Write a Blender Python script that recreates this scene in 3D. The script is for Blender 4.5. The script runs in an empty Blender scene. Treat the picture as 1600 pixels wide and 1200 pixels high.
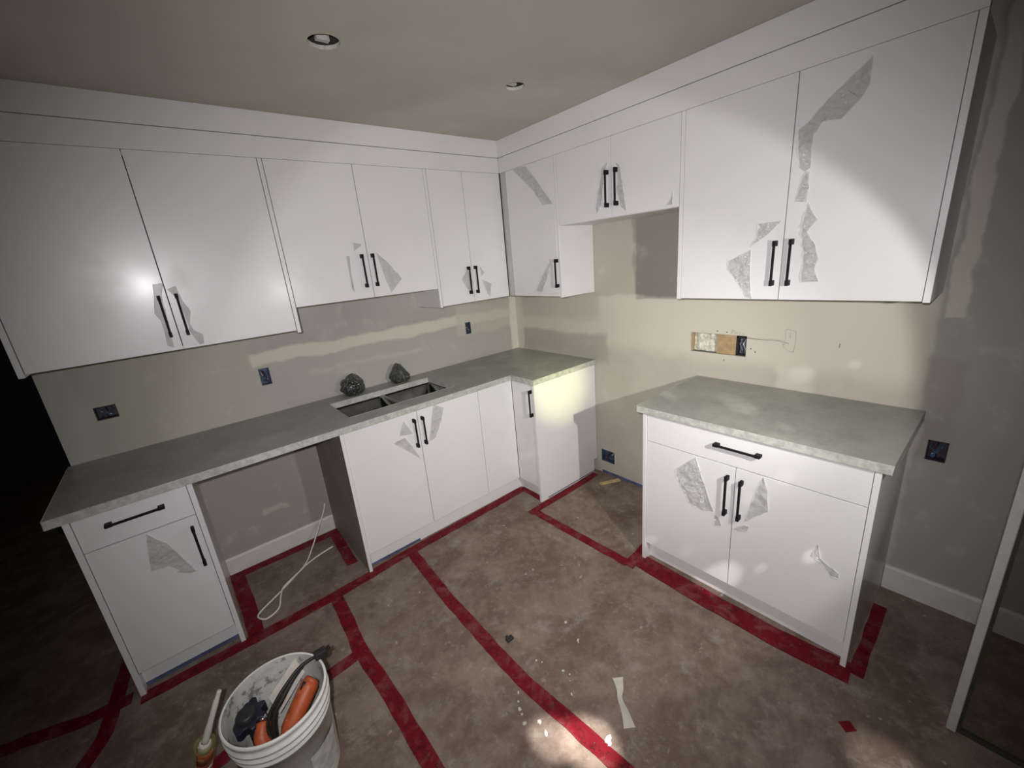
import bpy, bmesh, math, random
from mathutils import Vector, Matrix, noise
random.seed(7)
SC = bpy.context.scene
COL = SC.collection
# ------------------------------------------------------------------ camera
cam_d = bpy.data.cameras.new('camera'); cam = bpy.data.objects.new('camera', cam_d); COL.objects.link(cam)
YAW, PITCH, ROLL = map(math.radians, (51.5535, -16.7228, -5.2644))
CAM = Vector((-2.3485, -2.7707, 1.6816))
fw = Vector((math.cos(YAW)*math.cos(PITCH), math.sin(YAW)*math.cos(PITCH), math.sin(PITCH)))
rt = Vector((math.sin(YAW), -math.cos(YAW), 0)); up = rt.cross(fw)
r2 = rt*math.cos(ROLL) + up*math.sin(ROLL); u2 = -rt*math.sin(ROLL) + up*math.cos(ROLL)
cam.matrix_world = Matrix(((r2.x, u2.x, -fw.x, CAM.x), (r2.y, u2.y, -fw.y, CAM.y), (r2.z, u2.z, -fw.z, CAM.z), (0, 0, 0, 1)))
cam_d.sensor_fit = 'HORIZONTAL'; cam_d.sensor_width = 36.0; cam_d.lens = 646.24/1600*36
cam_d.shift_x = .0028; cam_d.shift_y = -.00096; cam_d.clip_start = .02; cam_d.clip_end = 60
SC.camera = cam
# ------------------------------------------------------------------ world, lamps, exposure
w = bpy.data.worlds.new('world'); SC.world = w; w.use_nodes = True
w.node_tree.nodes['Background'].inputs[0].default_value = (1, .98, .97, 1)
w.node_tree.nodes['Background'].inputs[1].default_value = .0015
SC.view_settings.view_transform = 'Standard'; SC.view_settings.look = 'None'
SC.view_settings.exposure = 0; SC.view_settings.gamma = 1
def spot(name, loc, aim, power, deg, blend, col, rad, falloff=None):
    l = bpy.data.lights.new(name, 'SPOT'); l.energy = power; l.spot_size = math.radians(deg); l.spot_blend = blend
    l.color = col; l.shadow_soft_size = rad
    o = bpy.data.objects.new(name, l); COL.objects.link(o); o.location = loc
    o.rotation_euler = (Vector(aim)-Vector(loc)).to_track_quat('-Z', 'Y').to_euler()
    if falloff:
        l.use_nodes = True; nt = l.node_tree; e = nt.nodes['Emission']
        f = nt.nodes.new('ShaderNodeLightFalloff'); f.inputs['Strength'].default_value = falloff
        nt.links.new(f.outputs['Linear'], e.inputs['Strength'])
    return o
PH = (-2.417, -2.77, 1.74); FL = Vector((-1.31, -3.02, 1.56))
AX = (-.36, -.85, .76)
spot('phone_flash', PH, (-.72, -.82, .82), 152, 124, 1.0, (1, .97, .98), .016)
spot('flashlight_spill', FL, AX, 27, 91, .14, (1, 1, .93), .014)
spot('flashlight_inner', FL, AX, 76, 68, 1.0, (1, 1, .90), .014)
spot('flashlight_core', FL, (-.385, -.85, .81), 200, 15, .95, (.95, 1, .50), .014)
# extra narrow beams, added at the flashlight's position to make bright flecks
for aim, p, dg in (((-1.57, -2.06, 0), 420, 7.0), ((-1.65, -1.96, 0), 330, 5.5), ((-.93, -2.76, 0), 60, 9), ((-.60, -2.05, .07), 130, 4.8), ((-.62, -1.70, .13), 60, 1.8),
                   ((-.63, -2.43, .46), 45, 2.3), ((-.62, -.74, .34), 60, 1.5), ((-.63, -1.93, .2), 15, 1.8), ((0, -1.05, .60), 45, 3.0), ((-.62, -2.25, .28), 35, 1.5), ((-1.46, -1.52, 0), 60, 2.0), ((-1.37, -1.62, 0), 30, 2.0), ((-.35, -2.0, .914), 60, 6), ((-.5, -2.25, .914), 25, 3), ((0, -2.15, 1.0), 18, 4), ((0, -2.35, 1.08), 14, 2), ((-.62, -2.18, .60), 14, 2), ((-.62, -2.3, .75), 12, 3)):
    spot('added_fleck_beam', FL, aim, p, dg, .9, (1, .95, .92), .004)

# ------------------------------------------------------------------ material helpers
def newmat(name):
    m = bpy.data.materials.new(name); m.use_nodes = True
    return m, m.node_tree, m.node_tree.nodes['Principled BSDF']
def N(nt, t, **kw):
    n = nt.nodes.new(t)
    for k, v in kw.items(): setattr(n, k, v)
    return n
def rgb(c): return (c[0], c[1], c[2], 1)
def mixc(nt, f, a, b, blend='MIX'):
    n = N(nt, 'ShaderNodeMix', data_type='RGBA', blend_type=blend)
    for s, v in ((0, f), (6, a), (7, b)):
        if hasattr(v, 'links'): nt.links.new(v, n.inputs[s])
        else: n.inputs[s].default_value = v if s == 0 else rgb(v)
    return n.outputs[2]
def mth(nt, op, a, b=0, clamp=False):
    n = N(nt, 'ShaderNodeMath', operation=op, use_clamp=clamp)
    for s, v in ((0, a), (1, b)):
        if hasattr(v, 'links'): nt.links.new(v, n.inputs[s])
        else: n.inputs[s].default_value = v
    return n.outputs[0]
def noise_f(nt, co, scale, detail=4, rough=.55, lo=.4, hi=.6, dist=0):
    n = N(nt, 'ShaderNodeTexNoise'); n.inputs['Scale'].default_value = scale
    n.inputs['Detail'].default_value = detail; n.inputs['Roughness'].default_value = rough; n.inputs['Distortion'].default_value = dist
    nt.links.new(co, n.inputs['Vector'])
    r = N(nt, 'ShaderNodeMapRange', interpolation_type='SMOOTHSTEP'); r.inputs[1].default_value = lo; r.inputs[2].default_value = hi
    nt.links.new(n.outputs[0], r.inputs[0]); return r.outputs[0]
def bump(nt, bs, h, s, d=.002):
    b = N(nt, 'ShaderNodeBump'); b.inputs['Strength'].default_value = s; b.inputs['Distance'].default_value = d
    nt.links.new(h, b.inputs['Height']); nt.links.new(b.outputs[0], bs.inputs['Normal'])
def plain(name, c, rough=.5, metal=0, var=.12, scale=20, coat=0, bmp=0, spec=None):
    m, nt, bs = newmat(name)
    co = N(nt, 'ShaderNodeTexCoord').outputs['Object']
    f = noise_f(nt, co, scale, lo=.3, hi=.7)
    col = mixc(nt, f, [x*(1-var) for x in c], [min(1, x*(1+var)) for x in c])
    nt.links.new(col, bs.inputs['Base Color'])
    bs.inputs['Roughness'].default_value = rough; bs.inputs['Metallic'].default_value = metal
    bs.inputs['Coat Weight'].default_value = coat; bs.inputs['Coat Roughness'].default_value = .08
    if spec is not None: bs.inputs['Specular IOR Level'].default_value = spec
    if bmp: bump(nt, bs, f, bmp)
    return m
M = {}
# glossy white cabinet laminate, with faint dust
def mk_cab():
    m, nt, bs = newmat('white_laminate'); co = N(nt, 'ShaderNodeTexCoord').outputs['Object']
    f = noise_f(nt, co, 5, 5, .6, .45, .75)
    nt.links.new(mixc(nt, mth(nt, 'MULTIPLY', f, .35), (.74, .725, .735), (.66, .65, .64)), bs.inputs['Base Color'])
    rr = N(nt, 'ShaderNodeMapRange'); rr.inputs[3].default_value = .33; rr.inputs[4].default_value = .42
    nt.links.new(f, rr.inputs[0]); nt.links.new(rr.outputs[0], bs.inputs['Roughness'])
    bs.inputs['Coat Weight'].default_value = .20; bs.inputs['Coat Roughness'].default_value = .18
    g = noise_f(nt, co, 2.5, 2, .5, .2, .8); bump(nt, bs, g, .10, .004)
    return m
M['cab'] = mk_cab()
M['cab_edge'] = plain('white_edge_band', (.74, .73, .73), .4, var=.03)
M['cab_in'] = plain('cabinet_interior', (.30, .29, .28), .7, var=.1)
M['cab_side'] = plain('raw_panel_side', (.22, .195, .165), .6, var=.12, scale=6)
M['black'] = plain('matt_black_metal', (.010, .008, .010), .6, var=.2, spec=.15)
M['dark'] = plain('dark_plastic', (.02, .02, .022), .5)
M['steel'] = plain('brushed_stainless', (.24, .235, .23), .2, 1, var=.2, scale=12)
M['wood'] = plain('kraft_wood', (.42, .29, .16), .8, var=.15, scale=30)
M['tan'] = plain('yellow_wood', (.55, .42, .20), .7, var=.15, scale=40)
M['insul'] = plain('white_insulation', (.62, .62, .52), .95, var=.25, scale=60, bmp=.6)
M['bluebox'] = plain('blue_box_plastic', (.05, .085, .15), .45, var=.3)
M['darkbox'] = plain('dark_purple_plastic', (.035, .025, .04), .5, var=.3)
M['copper'] = plain('blue_wire', (.06, .08, .12), .45, 0)
M['wirew'] = plain('white_wire', (.70, .69, .64), .5, var=.05)
M['void'] = plain('dark_cavity', (.035, .03, .028), .9)
M['grey'] = plain('grey_cavity', (.16, .15, .14), .85)
M['gyps'] = plain('gypsum_edge', (.60, .57, .52), .95, var=.15, scale=60, bmp=.5)
M['pencil'] = plain('pencil_graphite', (.20, .19, .18), .8)
M['pencil_light'] = plain('faint_pencil', (.42, .40, .36), .8)
M['bluetape'] = plain('blue_painter_tape', (.075, .10, .20), .7, var=.3, scale=14)
M['bucketw'] = plain('bucket_white_plastic', (.78, .78, .73), .4, var=.08, scale=18)
M['orange'] = plain('orange_plastic', (.52, .10, .03), .45, var=.25, scale=30)
M['navy'] = plain('navy_plastic', (.012, .013, .026), .5, var=.3)
M['rubber'] = plain('black_rubber', (.02, .018, .018), .6)
M['paper'] = plain('cream_paper', (.60, .56, .50), .85, var=.12, scale=25)
M['chrome'] = plain('chrome', (.75, .72, .75), .12, 1, var=.05)
M['redlabel'] = plain('red_orange_label', (.75, .10, .04), .5, var=.1)
M['tube'] = plain('white_tube', (.70, .68, .60), .45, var=.05)
M['yellowfilm'] = plain('yellowed_plastic', (.40, .36, .12), .4, var=.2)
M['trim'] = plain('white_trim', (.55, .54, .50), .55, var=.05)
M['base'] = plain('primed_baseboard', (.62, .60, .56), .6, var=.06, scale=8)
M['scrap'] = plain('pale_masking_scrap', (.52, .50, .42), .8)
M['splat'] = plain('plaster_splat', (.56, .53, .47), .9, var=.1, bmp=.4)
M['thin_strip'] = plain('dark_strip', (.05, .048, .045), .7)
def mk_ceiling():
    m, nt, bs = newmat('ceiling_primer'); co = N(nt, 'ShaderNodeTexCoord').outputs['Object']
    f = noise_f(nt, co, 2.2, 5, .6, .35, .7)
    nt.links.new(mixc(nt, f, (.50, .475, .41), (.55, .525, .45)), bs.inputs['Base Color']); bs.inputs['Roughness'].default_value = .85
    bump(nt, bs, noise_f(nt, co, 90, 2, .5, .3, .7), .15, .001); return m
M['ceil'] = mk_ceiling()
def mk_counter():
    m, nt, bs = newmat('grey_quartz'); co = N(nt, 'ShaderNodeTexCoord').outputs['Object']
    f = noise_f(nt, co, 6, 7, .65, .35, .68); g = noise_f(nt, co, 55, 6, .7, .42, .6); k = noise_f(nt, co, 3.1, 4, .6, .55, .75)
    c = mixc(nt, f, (.26, .26, .235), (.34, .34, .31)); c = mixc(nt, mth(nt, 'MULTIPLY', g, .35), c, (.36, .36, .33))
    c = mixc(nt, mth(nt, 'MULTIPLY', k, .5), c, (.46, .46, .42))
    nt.links.new(c, bs.inputs['Base Color']); bs.inputs['Roughness'].default_value = .42
    return m
M['counter'] = mk_counter()
def mk_edge():
    m, nt, bs = newmat('quartz_polished_edge'); co = N(nt, 'ShaderNodeTexCoord').outputs['Object']
    f = noise_f(nt, co, 30, 7, .7, .35, .65)
    nt.links.new(mixc(nt, f, (.36, .36, .33), (.52, .52, .48)), bs.inputs['Base Color']); bs.inputs['Roughness'].default_value = .5
    return m
M['cedge'] = mk_edge()
def mk_floor():
    m, nt, bs = newmat('floor_protection_paper'); co = N(nt, 'ShaderNodeTexCoord').outputs['Object']
    f = noise_f(nt, co, 4.2, 9, .74, .38, .64, .15); g = noise_f(nt, co, 8, 10, .78, .50, .66, .2)
    h = noise_f(nt, co, 24, 8, .75, .56, .68, .2); k = noise_f(nt, co, 1.1, 3, .5, .3, .7)
    c = mixc(nt, f, (.140, .093, .068), (.250, .190, .150)); c = mixc(nt, mth(nt, 'MULTIPLY', g, .55), c, (.34, .29, .245))
    c = mixc(nt, mth(nt, 'MULTIPLY', h, .42), c, (.42, .37, .31)); c = mixc(nt, mth(nt, 'MULTIPLY', k, .22), c, (.13, .10, .08))
    v = N(nt, 'ShaderNodeTexVoronoi'); v.inputs['Scale'].default_value = 11
    dm = N(nt, 'ShaderNodeVectorMath', operation='ADD'); n2 = N(nt, 'ShaderNodeTexNoise'); n2.inputs['Scale'].default_value = 9
    nt.links.new(co, n2.inputs['Vector']); sc = N(nt, 'ShaderNodeVectorMath', operation='SCALE'); sc.inputs['Scale'].default_value = .09
    nt.links.new(n2.outputs[1], sc.inputs[0]); nt.links.new(co, dm.inputs[0]); nt.links.new(sc.outputs[0], dm.inputs[1]); nt.links.new(dm.outputs[0], v.inputs['Vector'])
    s = N(nt, 'ShaderNodeMapRange'); s.inputs[1].default_value = .10; s.inputs[2].default_value = .05; nt.links.new(v.outputs['Distance'], s.inputs[0])
    gate = noise_f(nt, co, 2.3, 3, .5, .50, .56)
    c = mixc(nt, mth(nt, 'MULTIPLY', mth(nt, 'MULTIPLY', s.outputs[0], gate, True), .55), c, (.52, .48, .42))
    nt.links.new(c, bs.inputs['Base Color']); bs.inputs['Roughness'].default_value = .8
    bump(nt, bs, f, .3, .004); return m
M['floor'] = mk_floor()
def mk_tape():
    m, nt, bs = newmat('red_sheathing_tape'); co = N(nt, 'ShaderNodeTexCoord').outputs['Object']
    f = noise_f(nt, co, 12, 6, .7, .45, .68, .6); g = noise_f(nt, co, 30, 5, .7, .5, .64)
    c = mixc(nt, g, (.155, .007, .013), (.075, .006, .010)); c = mixc(nt, mth(nt, 'MULTIPLY', f, .62), c, (.20, .075, .07))
    h = noise_f(nt, co, 60, 3, .7, .68, .74); c = mixc(nt, mth(nt, 'MULTIPLY', h, .4), c, (.5, .4, .36))
    nt.links.new(c, bs.inputs['Base Color']); bs.inputs['Roughness'].default_value = .55; bs.inputs['Specular IOR Level'].default_value = .12
    bump(nt, bs, g, .3, .002); return m
M['tape'] = mk_tape()
def mk_film(name='peeled_clear_film', op=.33, tint=(.50, .49, .47)):
    m, nt, bs = newmat(name); co = N(nt, 'ShaderNodeTexCoord').outputs['Object']
    bs.inputs['Base Color'].default_value = rgb(tint); bs.inputs['Roughness'].default_value = .20; bs.inputs['Specular IOR Level'].default_value = 1.0
    bs.inputs['Coat Weight'].default_value = 1; bs.inputs['Coat Roughness'].default_value = .08
    bump(nt, bs, noise_f(nt, co, 17, 3, .55, .3, .7), 1.0, .03)
    tr = N(nt, 'ShaderNodeBsdfTransparent'); mx = N(nt, 'ShaderNodeMixShader'); mx.inputs[0].default_value = op
    nt.links.new(tr.outputs[0], mx.inputs[1]); nt.links.new(bs.outputs[0], mx.inputs[2])
    nt.links.new(mx.outputs[0], nt.nodes['Material Output'].inputs['Surface']); return m
M['film'] = mk_film()
M['film_edge'] = plain('film_edge_highlight', (.80, .79, .77), .3, var=.05)  # pale colour stands in for the highlight along the film's torn edge
M['filmdark'] = mk_film('black_wrap_plastic', .78, (.035, .038, .038))
def mk_glass():
    m, nt, bs = newmat('clear_panel'); tr = N(nt, 'ShaderNodeBsdfTransparent'); tr.inputs[0].default_value = (.86, .86, .84, 1)
    gl = N(nt, 'ShaderNodeBsdfGlossy'); gl.inputs['Roughness'].default_value = .04
    mx = N(nt, 'ShaderNodeMixShader'); mx.inputs[0].default_value = .05
    nt.links.new(tr.outputs[0], mx.inputs[1]); nt.links.new(gl.outputs[0], mx.inputs[2])
    nt.links.new(mx.outputs[0], nt.nodes['Material Output'].inputs['Surface']); return m
M['glass'] = mk_glass()
def mk_orange():
    m, nt, bs = newmat('grimy_orange_plastic'); co = N(nt, 'ShaderNodeTexCoord').outputs['Object']
    f = noise_f(nt, co, 40, 6, .7, .45, .65); g = noise_f(nt, co, 130, 3, .6, .68, .72)
    c = mixc(nt, mth(nt, 'MULTIPLY', f, .6), (.50, .10, .03), (.22, .045, .02)); c = mixc(nt, mth(nt, 'MULTIPLY', g, .7), c, (.6, .5, .42))
    nt.links.new(c, bs.inputs['Base Color']); bs.inputs['Roughness'].default_value = .5; return m
M['orange'] = mk_orange()
def mk_bucket_in():
    m, nt, bs = newmat('plaster_stained_plastic'); co = N(nt, 'ShaderNodeTexCoord').outputs['Object']
    f = noise_f(nt, co, 28, 6, .7, .52, .62); g = noise_f(nt, co, 11, 4, .6, .4, .6)
    c = mixc(nt, g, (.44, .44, .41), (.56, .56, .52)); c = mixc(nt, mth(nt, 'MULTIPLY', f, .8), c, (.14, .14, .13))
    nt.links.new(c, bs.inputs['Base Color']); bs.inputs['Roughness'].default_value = .6; return m
M['bucketin'] = mk_bucket_in()
def mk_wall(name, axis, base, regs, spots=()):
    """drywall: paper-coloured board with patches of joint compound; regs = (h0,h1,z0,z1,soft,colour,amount)"""
    m, nt, bs = newmat(name); co = N(nt, 'ShaderNodeTexCoord').outputs['Object']
    n = N(nt, 'ShaderNodeTexNoise'); n.inputs['Scale'].default_value = 5; n.inputs['Detail'].default_value = 5; nt.links.new(co, n.inputs['Vector'])
    sub = N(nt, 'ShaderNodeVectorMath', operation='SUBTRACT'); sub.inputs[1].default_value = (.5, .5, .5); nt.links.new(n.outputs[1], sub.inputs[0])
    sc = N(nt, 'ShaderNodeVectorMath', operation='SCALE'); sc.inputs['Scale'].default_value = .09; nt.links.new(sub.outputs[0], sc.inputs[0])
    ad = N(nt, 'ShaderNodeVectorMath', operation='ADD'); nt.links.new(co, ad.inputs[0]); nt.links.new(sc.outputs[0], ad.inputs[1])
    sp = N(nt, 'ShaderNodeSeparateXYZ'); nt.links.new(ad.outputs[0], sp.inputs[0])
    H = sp.outputs[axis]; Z = sp.outputs[2]
    def ramp(v, a, b):
        r = N(nt, 'ShaderNodeMapRange', interpolation_type='SMOOTHSTEP'); r.inputs[1].default_value = a; r.inputs[2].default_value = b
        nt.links.new(v, r.inputs[0]); return r.outputs[0]
    f = noise_f(nt, co, 2.6, 6, .62, .35, .7)
    c = mixc(nt, f, [x*.94 for x in base], [x*1.06 for x in base])
    for h0, h1, z0, z1, s, col, am in regs:
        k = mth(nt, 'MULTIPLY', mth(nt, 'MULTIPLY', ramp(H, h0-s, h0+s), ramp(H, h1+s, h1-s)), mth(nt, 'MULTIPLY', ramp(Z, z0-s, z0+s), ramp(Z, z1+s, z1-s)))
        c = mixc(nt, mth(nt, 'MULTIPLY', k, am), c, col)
    g = noise_f(nt, co, 7, 5, .6, .56, .72); c = mixc(nt, mth(nt, 'MULTIPLY', g, .3), c, (.60, .575, .51))
    nt.links.new(c, bs.inputs['Base Color']); bs.inputs['Roughness'].default_value = .85
    bump(nt, bs, f, .15, .003); return m
MUD = (.62, .585, .49); MUD2 = (.53, .50, .42); BRD = (.36, .325, .30); BRD2 = (.40, .385, .345)
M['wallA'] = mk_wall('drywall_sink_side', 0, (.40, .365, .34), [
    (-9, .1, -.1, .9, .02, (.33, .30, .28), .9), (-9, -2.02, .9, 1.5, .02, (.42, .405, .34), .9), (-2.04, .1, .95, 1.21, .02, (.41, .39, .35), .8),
    (-2.04, .1, 1.205, 1.285, .012, MUD, .85), (-1.75, -.95, 1.09, 1.115, .015, MUD, .25), (-.62, .1, 1.12, 1.36, .02, (.50, .48, .40), .6),
    (-.07, .1, .9, 1.45, .012, (.66, .63, .54), .9), (-9, -2.76, .9, 1.45, .02, (.47, .445, .40), .7),
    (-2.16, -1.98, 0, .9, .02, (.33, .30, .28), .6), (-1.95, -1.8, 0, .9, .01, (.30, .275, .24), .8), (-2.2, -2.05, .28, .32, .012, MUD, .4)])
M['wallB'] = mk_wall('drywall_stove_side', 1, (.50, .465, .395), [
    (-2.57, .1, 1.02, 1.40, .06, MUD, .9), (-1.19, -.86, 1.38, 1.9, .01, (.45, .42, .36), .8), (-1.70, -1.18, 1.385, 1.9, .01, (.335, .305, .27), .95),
    (-.98, .1, .9, 1.10, .02, (.385, .375, .32), .8), (-.9, .1, 1.2, 1.42, .03, (.46, .45, .38), .6), (-2.2, -2.05, .9, 1.04, .02, (.68, .65, .56), .5),
    (-9, -2.585, -.1, 3, .01, (.36, .345, .31), .9), (-2.655, -2.60, 1.3, 2.6, .006, (.56, .53, .45), .95), (-2.70, -2.585, .70, 1.14, .02, (.33, .305, .27), .8),
    (-2.60, -2.57, .0, .86, .01, (.52, .48, .42), .6), (-9, -2.72, .85, 2.4, .06, (.39, .375, .35), .6), (-.08, .1, .9, 1.45, .012, (.60, .58, .50), .9)])
# peeled-film outlines, (along wall, height) in metres on each door face
FILMS={
'a1l':( 1 , -0.3345 ,[[(-2.353, 1.71), (-2.319, 1.71), (-2.337, 1.659), (-2.342, 1.551), (-2.351, 1.426), (-2.372, 1.439), (-2.366, 1.497), (-2.366, 1.549), (-2.379, 1.585), (-2.36, 1.667)],]),
'a1r':( 1 , -0.3345 ,[[(-2.308, 1.683), (-2.278, 1.694), (-2.269, 1.627), (-2.251, 1.575), (-2.269, 1.524), (-2.26, 1.49), (-2.232, 1.466), (-2.237, 1.424), (-2.255, 1.422), (-2.272, 1.474), (-2.275, 1.54), (-2.28, 1.629)],]),
'a2l':( 1 , -0.3345 ,[[(-1.436, 1.843), (-1.387, 1.83), (-1.442, 1.795)],[(-1.489, 1.774), (-1.472, 1.772), (-1.481, 1.668), (-1.478, 1.572), (-1.493, 1.591), (-1.492, 1.687)],]),
'a2r':( 1 , -0.3345 ,[[(-1.315, 1.784), (-1.251, 1.722), (-1.177, 1.621), (-1.258, 1.546), (-1.279, 1.612)],]),
'a3l':( 1 , -0.3345 ,[[(-0.688, 1.638), (-0.74, 1.57), (-0.715, 1.521), (-0.669, 1.463), (-0.652, 1.549)],]),
'a3r':( 1 , -0.3345 ,[[(-0.583, 1.647), (-0.545, 1.6), (-0.575, 1.581)],[(-0.573, 1.554), (-0.492, 1.519), (-0.516, 1.422), (-0.544, 1.471)],]),
'b1':( 0 , -0.3355 ,[[(-0.476, 2.247), (-0.615, 2.235), (-0.835, 1.981), (-0.739, 1.988), (-0.665, 2.083)],[(-0.797, 1.655), (-0.684, 1.528), (-0.625, 1.447), (-0.688, 1.438), (-0.745, 1.531)],]),
'bml':( 0 , -0.3355 ,[[(-1.255, 2.129), (-1.216, 2.106), (-1.197, 2.036), (-1.161, 1.91), (-1.178, 1.874), (-1.212, 1.952), (-1.228, 2.078)],]),
'bmr':( 0 , -0.3355 ,[[(-1.296, 2.12), (-1.327, 2.095), (-1.346, 1.994), (-1.369, 1.865), (-1.333, 1.895), (-1.309, 1.969), (-1.319, 2.085)],[(-1.632, 1.927), (-1.613, 1.884), (-1.594, 1.858), (-1.63, 1.862)],]),
'b3l':( 0 , -0.3355 ,[[(-2.109, 1.729), (-2.021, 1.727), (-2.018, 1.671), (-1.995, 1.636), (-2.061, 1.682)],[(-1.999, 1.625), (-1.953, 1.601), (-1.908, 1.582), (-1.907, 1.543), (-1.946, 1.499), (-1.992, 1.425), (-2.017, 1.414), (-2.004, 1.517)],]),
'b3r':( 0 , -0.3355 ,[[(-2.335, 2.218), (-2.335, 2.137), (-2.315, 2.097), (-2.267, 2.05), (-2.21, 2.057), (-2.188, 2.021), (-2.186, 1.957), (-2.187, 1.909), (-2.172, 1.899), (-2.153, 1.916), (-2.136, 2.045), (-2.163, 2.066), (-2.213, 2.117)],[(-2.176, 1.898), (-2.189, 1.891), (-2.191, 1.789), (-2.15, 1.795), (-2.16, 1.852)],[(-2.194, 1.784), (-2.23, 1.72), (-2.202, 1.678), (-2.236, 1.62), (-2.249, 1.571), (-2.241, 1.535), (-2.259, 1.486), (-2.2, 1.484), (-2.199, 1.587), (-2.184, 1.673), (-2.185, 1.72)],]),
'left':( 1 , -0.6235 ,[[(-2.634, 0.724), (-2.61, 0.685), (-2.584, 0.648), (-2.561, 0.582), (-2.524, 0.464), (-2.544, 0.466), (-2.594, 0.505), (-2.578, 0.505), (-2.606, 0.543), (-2.662, 0.551), (-2.653, 0.617)],]),
'sl':( 1 , -0.6235 ,[[(-1.448, 0.838), (-1.403, 0.742), (-1.455, 0.752), (-1.487, 0.755), (-1.472, 0.79)],[(-1.528, 0.725), (-1.458, 0.736), (-1.42, 0.669), (-1.377, 0.567), (-1.456, 0.653)],]),
'sr':( 1 , -0.6235 ,[[(-1.242, 0.879), (-1.176, 0.838), (-1.201, 0.769), (-1.259, 0.665), (-1.305, 0.656), (-1.261, 0.818)],]),
'b2l':( 0 , -0.6235 ,[[(-1.939, 0.719), (-1.844, 0.624), (-1.848, 0.584), (-1.918, 0.47), (-1.976, 0.453), (-2.038, 0.468), (-1.984, 0.602)],[(-2.039, 0.461), (-2.063, 0.442), (-2.076, 0.414), (-2.045, 0.401)],]),
'b2r':( 0 , -0.6235 ,[[(-2.226, 0.727), (-2.244, 0.674), (-2.257, 0.576), (-2.209, 0.525), (-2.169, 0.48), (-2.176, 0.526), (-2.201, 0.641)],[(-2.121, 0.426), (-2.17, 0.464), (-2.188, 0.466), (-2.182, 0.437), (-2.146, 0.418)],[(-2.42, 0.445), (-2.436, 0.512), (-2.448, 0.456), (-2.481, 0.433), (-2.511, 0.421), (-2.516, 0.397), (-2.492, 0.392), (-2.45, 0.436)],]),
}
# ------------------------------------------------------------------ mesh helpers
def wloc(o):
    v = Vector((0, 0, 0))
    while o is not None: v += o.location; o = o.parent
    return v
def tag(o, label, cat, group=None, kind=None):
    if label: o['label'] = label
    if cat: o['category'] = cat
    if group: o['group'] = group
    if kind: o['kind'] = kind
    return o
def thing(name, label, cat, loc, group=None):
    o = bpy.data.objects.new(name, None); COL.objects.link(o); o.location = loc; o.empty_display_size = .05
    return tag(o, label, cat, group)
class MB:
    def __init__(s): s.b = bmesh.new()
    def box(s, a, b, mi=0):
        lo = [min(x, y) for x, y in zip(a, b)]; hi = [max(x, y) for x, y in zip(a, b)]
        v = [s.b.verts.new((x, y, z)) for x in (lo[0], hi[0]) for y in (lo[1], hi[1]) for z in (lo[2], hi[2])]
        for f in ((0, 1, 3, 2), (4, 6, 7, 5), (0, 4, 5, 1), (2, 3, 7, 6), (0, 2, 6, 4), (1, 5, 7, 3)):
            s.b.faces.new([v[i] for i in f]).material_index = mi
        return s
    def quad(s, pts, mi=0):
        f = s.b.faces.new([s.b.verts.new(p) for p in pts]); f.material_index = mi; return f
    def prism(s, pts, off, mi=0):
        a = [s.b.verts.new(p) for p in pts]; o = Vector(off); b = [s.b.verts.new(Vector(p)+o) for p in pts]; n = len(a)
        s.b.faces.new(a); s.b.faces.new(b[::-1])
        for i in range(n): s.b.faces.new((a[i], b[i], b[(i+1) % n], a[(i+1) % n]))
        for f in s.b.faces: f.material_index = mi
        return s
    def tube(s, pts, r, n=10, cap=True):
        pts = [Vector(p) for p in pts]; rs = r if isinstance(r, (list, tuple)) else [r]*len(pts); rings = []
        t0 = (pts[1]-pts[0]).normalized(); ref = Vector((0, 0, 1)) if abs(t0.z) < .9 else Vector((1, 0, 0)); u = t0.cross(ref).normalized()
        for i, p in enumerate(pts):
            t = (pts[min(i+1, len(pts)-1)]-pts[max(i-1, 0)]).normalized(); u = (u-t*u.dot(t)).normalized(); v = t.cross(u)
            rings.append([s.b.verts.new(p+(u*math.cos(2*math.pi*k/n)+v*math.sin(2*math.pi*k/n))*rs[i]) for k in range(n)])
        for a, b in zip(rings, rings[1:]):
            for k in range(n): s.b.faces.new((a[k], a[(k+1) % n], b[(k+1) % n], b[k])).smooth = True
        if cap: s.b.faces.new(rings[0][::-1]); s.b.faces.new(rings[-1])
        return s
    def lathe(s, prof, n=48, c=(0, 0, 0), close=False):
        rings = [[s.b.verts.new((c[0]+r*math.cos(2*math.pi*k/n), c[1]+r*math.sin(2*math.pi*k/n), c[2]+z)) for k in range(n)] for r, z in prof]
        for a, b in zip(rings, rings[1:]):
            for k in range(n): s.b.faces.new((a[k], a[(k+1) % n], b[(k+1) % n], b[k])).smooth = True
        if close: s.b.faces.new(rings[0][::-1]); s.b.faces.new(rings[-1])
        return s
    def build(s, name, mat, parent=None, bevel=0, seg=2):
        off = wloc(parent) if parent else Vector((0, 0, 0))
        if bevel:
            bmesh.ops.remove_doubles(s.b, verts=s.b.verts, dist=1e-6)
            bmesh.ops.bevel(s.b, geom=[e for e in s.b.edges if len(e.link_faces) == 2 and e.calc_face_angle(0) > .6], offset=bevel, segments=seg, affect='EDGES', profile=.5)
        bmesh.ops.recalc_face_normals(s.b, faces=s.b.faces)
        for v in s.b.verts: v.co -= off
        me = bpy.data.meshes.new(name); s.b.to_mesh(me); s.b.free()
        for m in (mat if isinstance(mat, (list, tuple)) else [mat]): me.materials.append(m)
        o = bpy.data.objects.new(name, me); COL.objects.link(o); o.parent = parent
        return o
def S(side, h, d, z):        # point on a wall side: h along the wall, d out from it
    return Vector((h, -d, z)) if side == 'A' else Vector((-d, h, z))
def sbox(mb, side, h0, h1, d0, d1, z0, z1, mi=0): return mb.box(S(side, h0, d0, z0), S(side, h1, d1, z1), mi)
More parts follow.
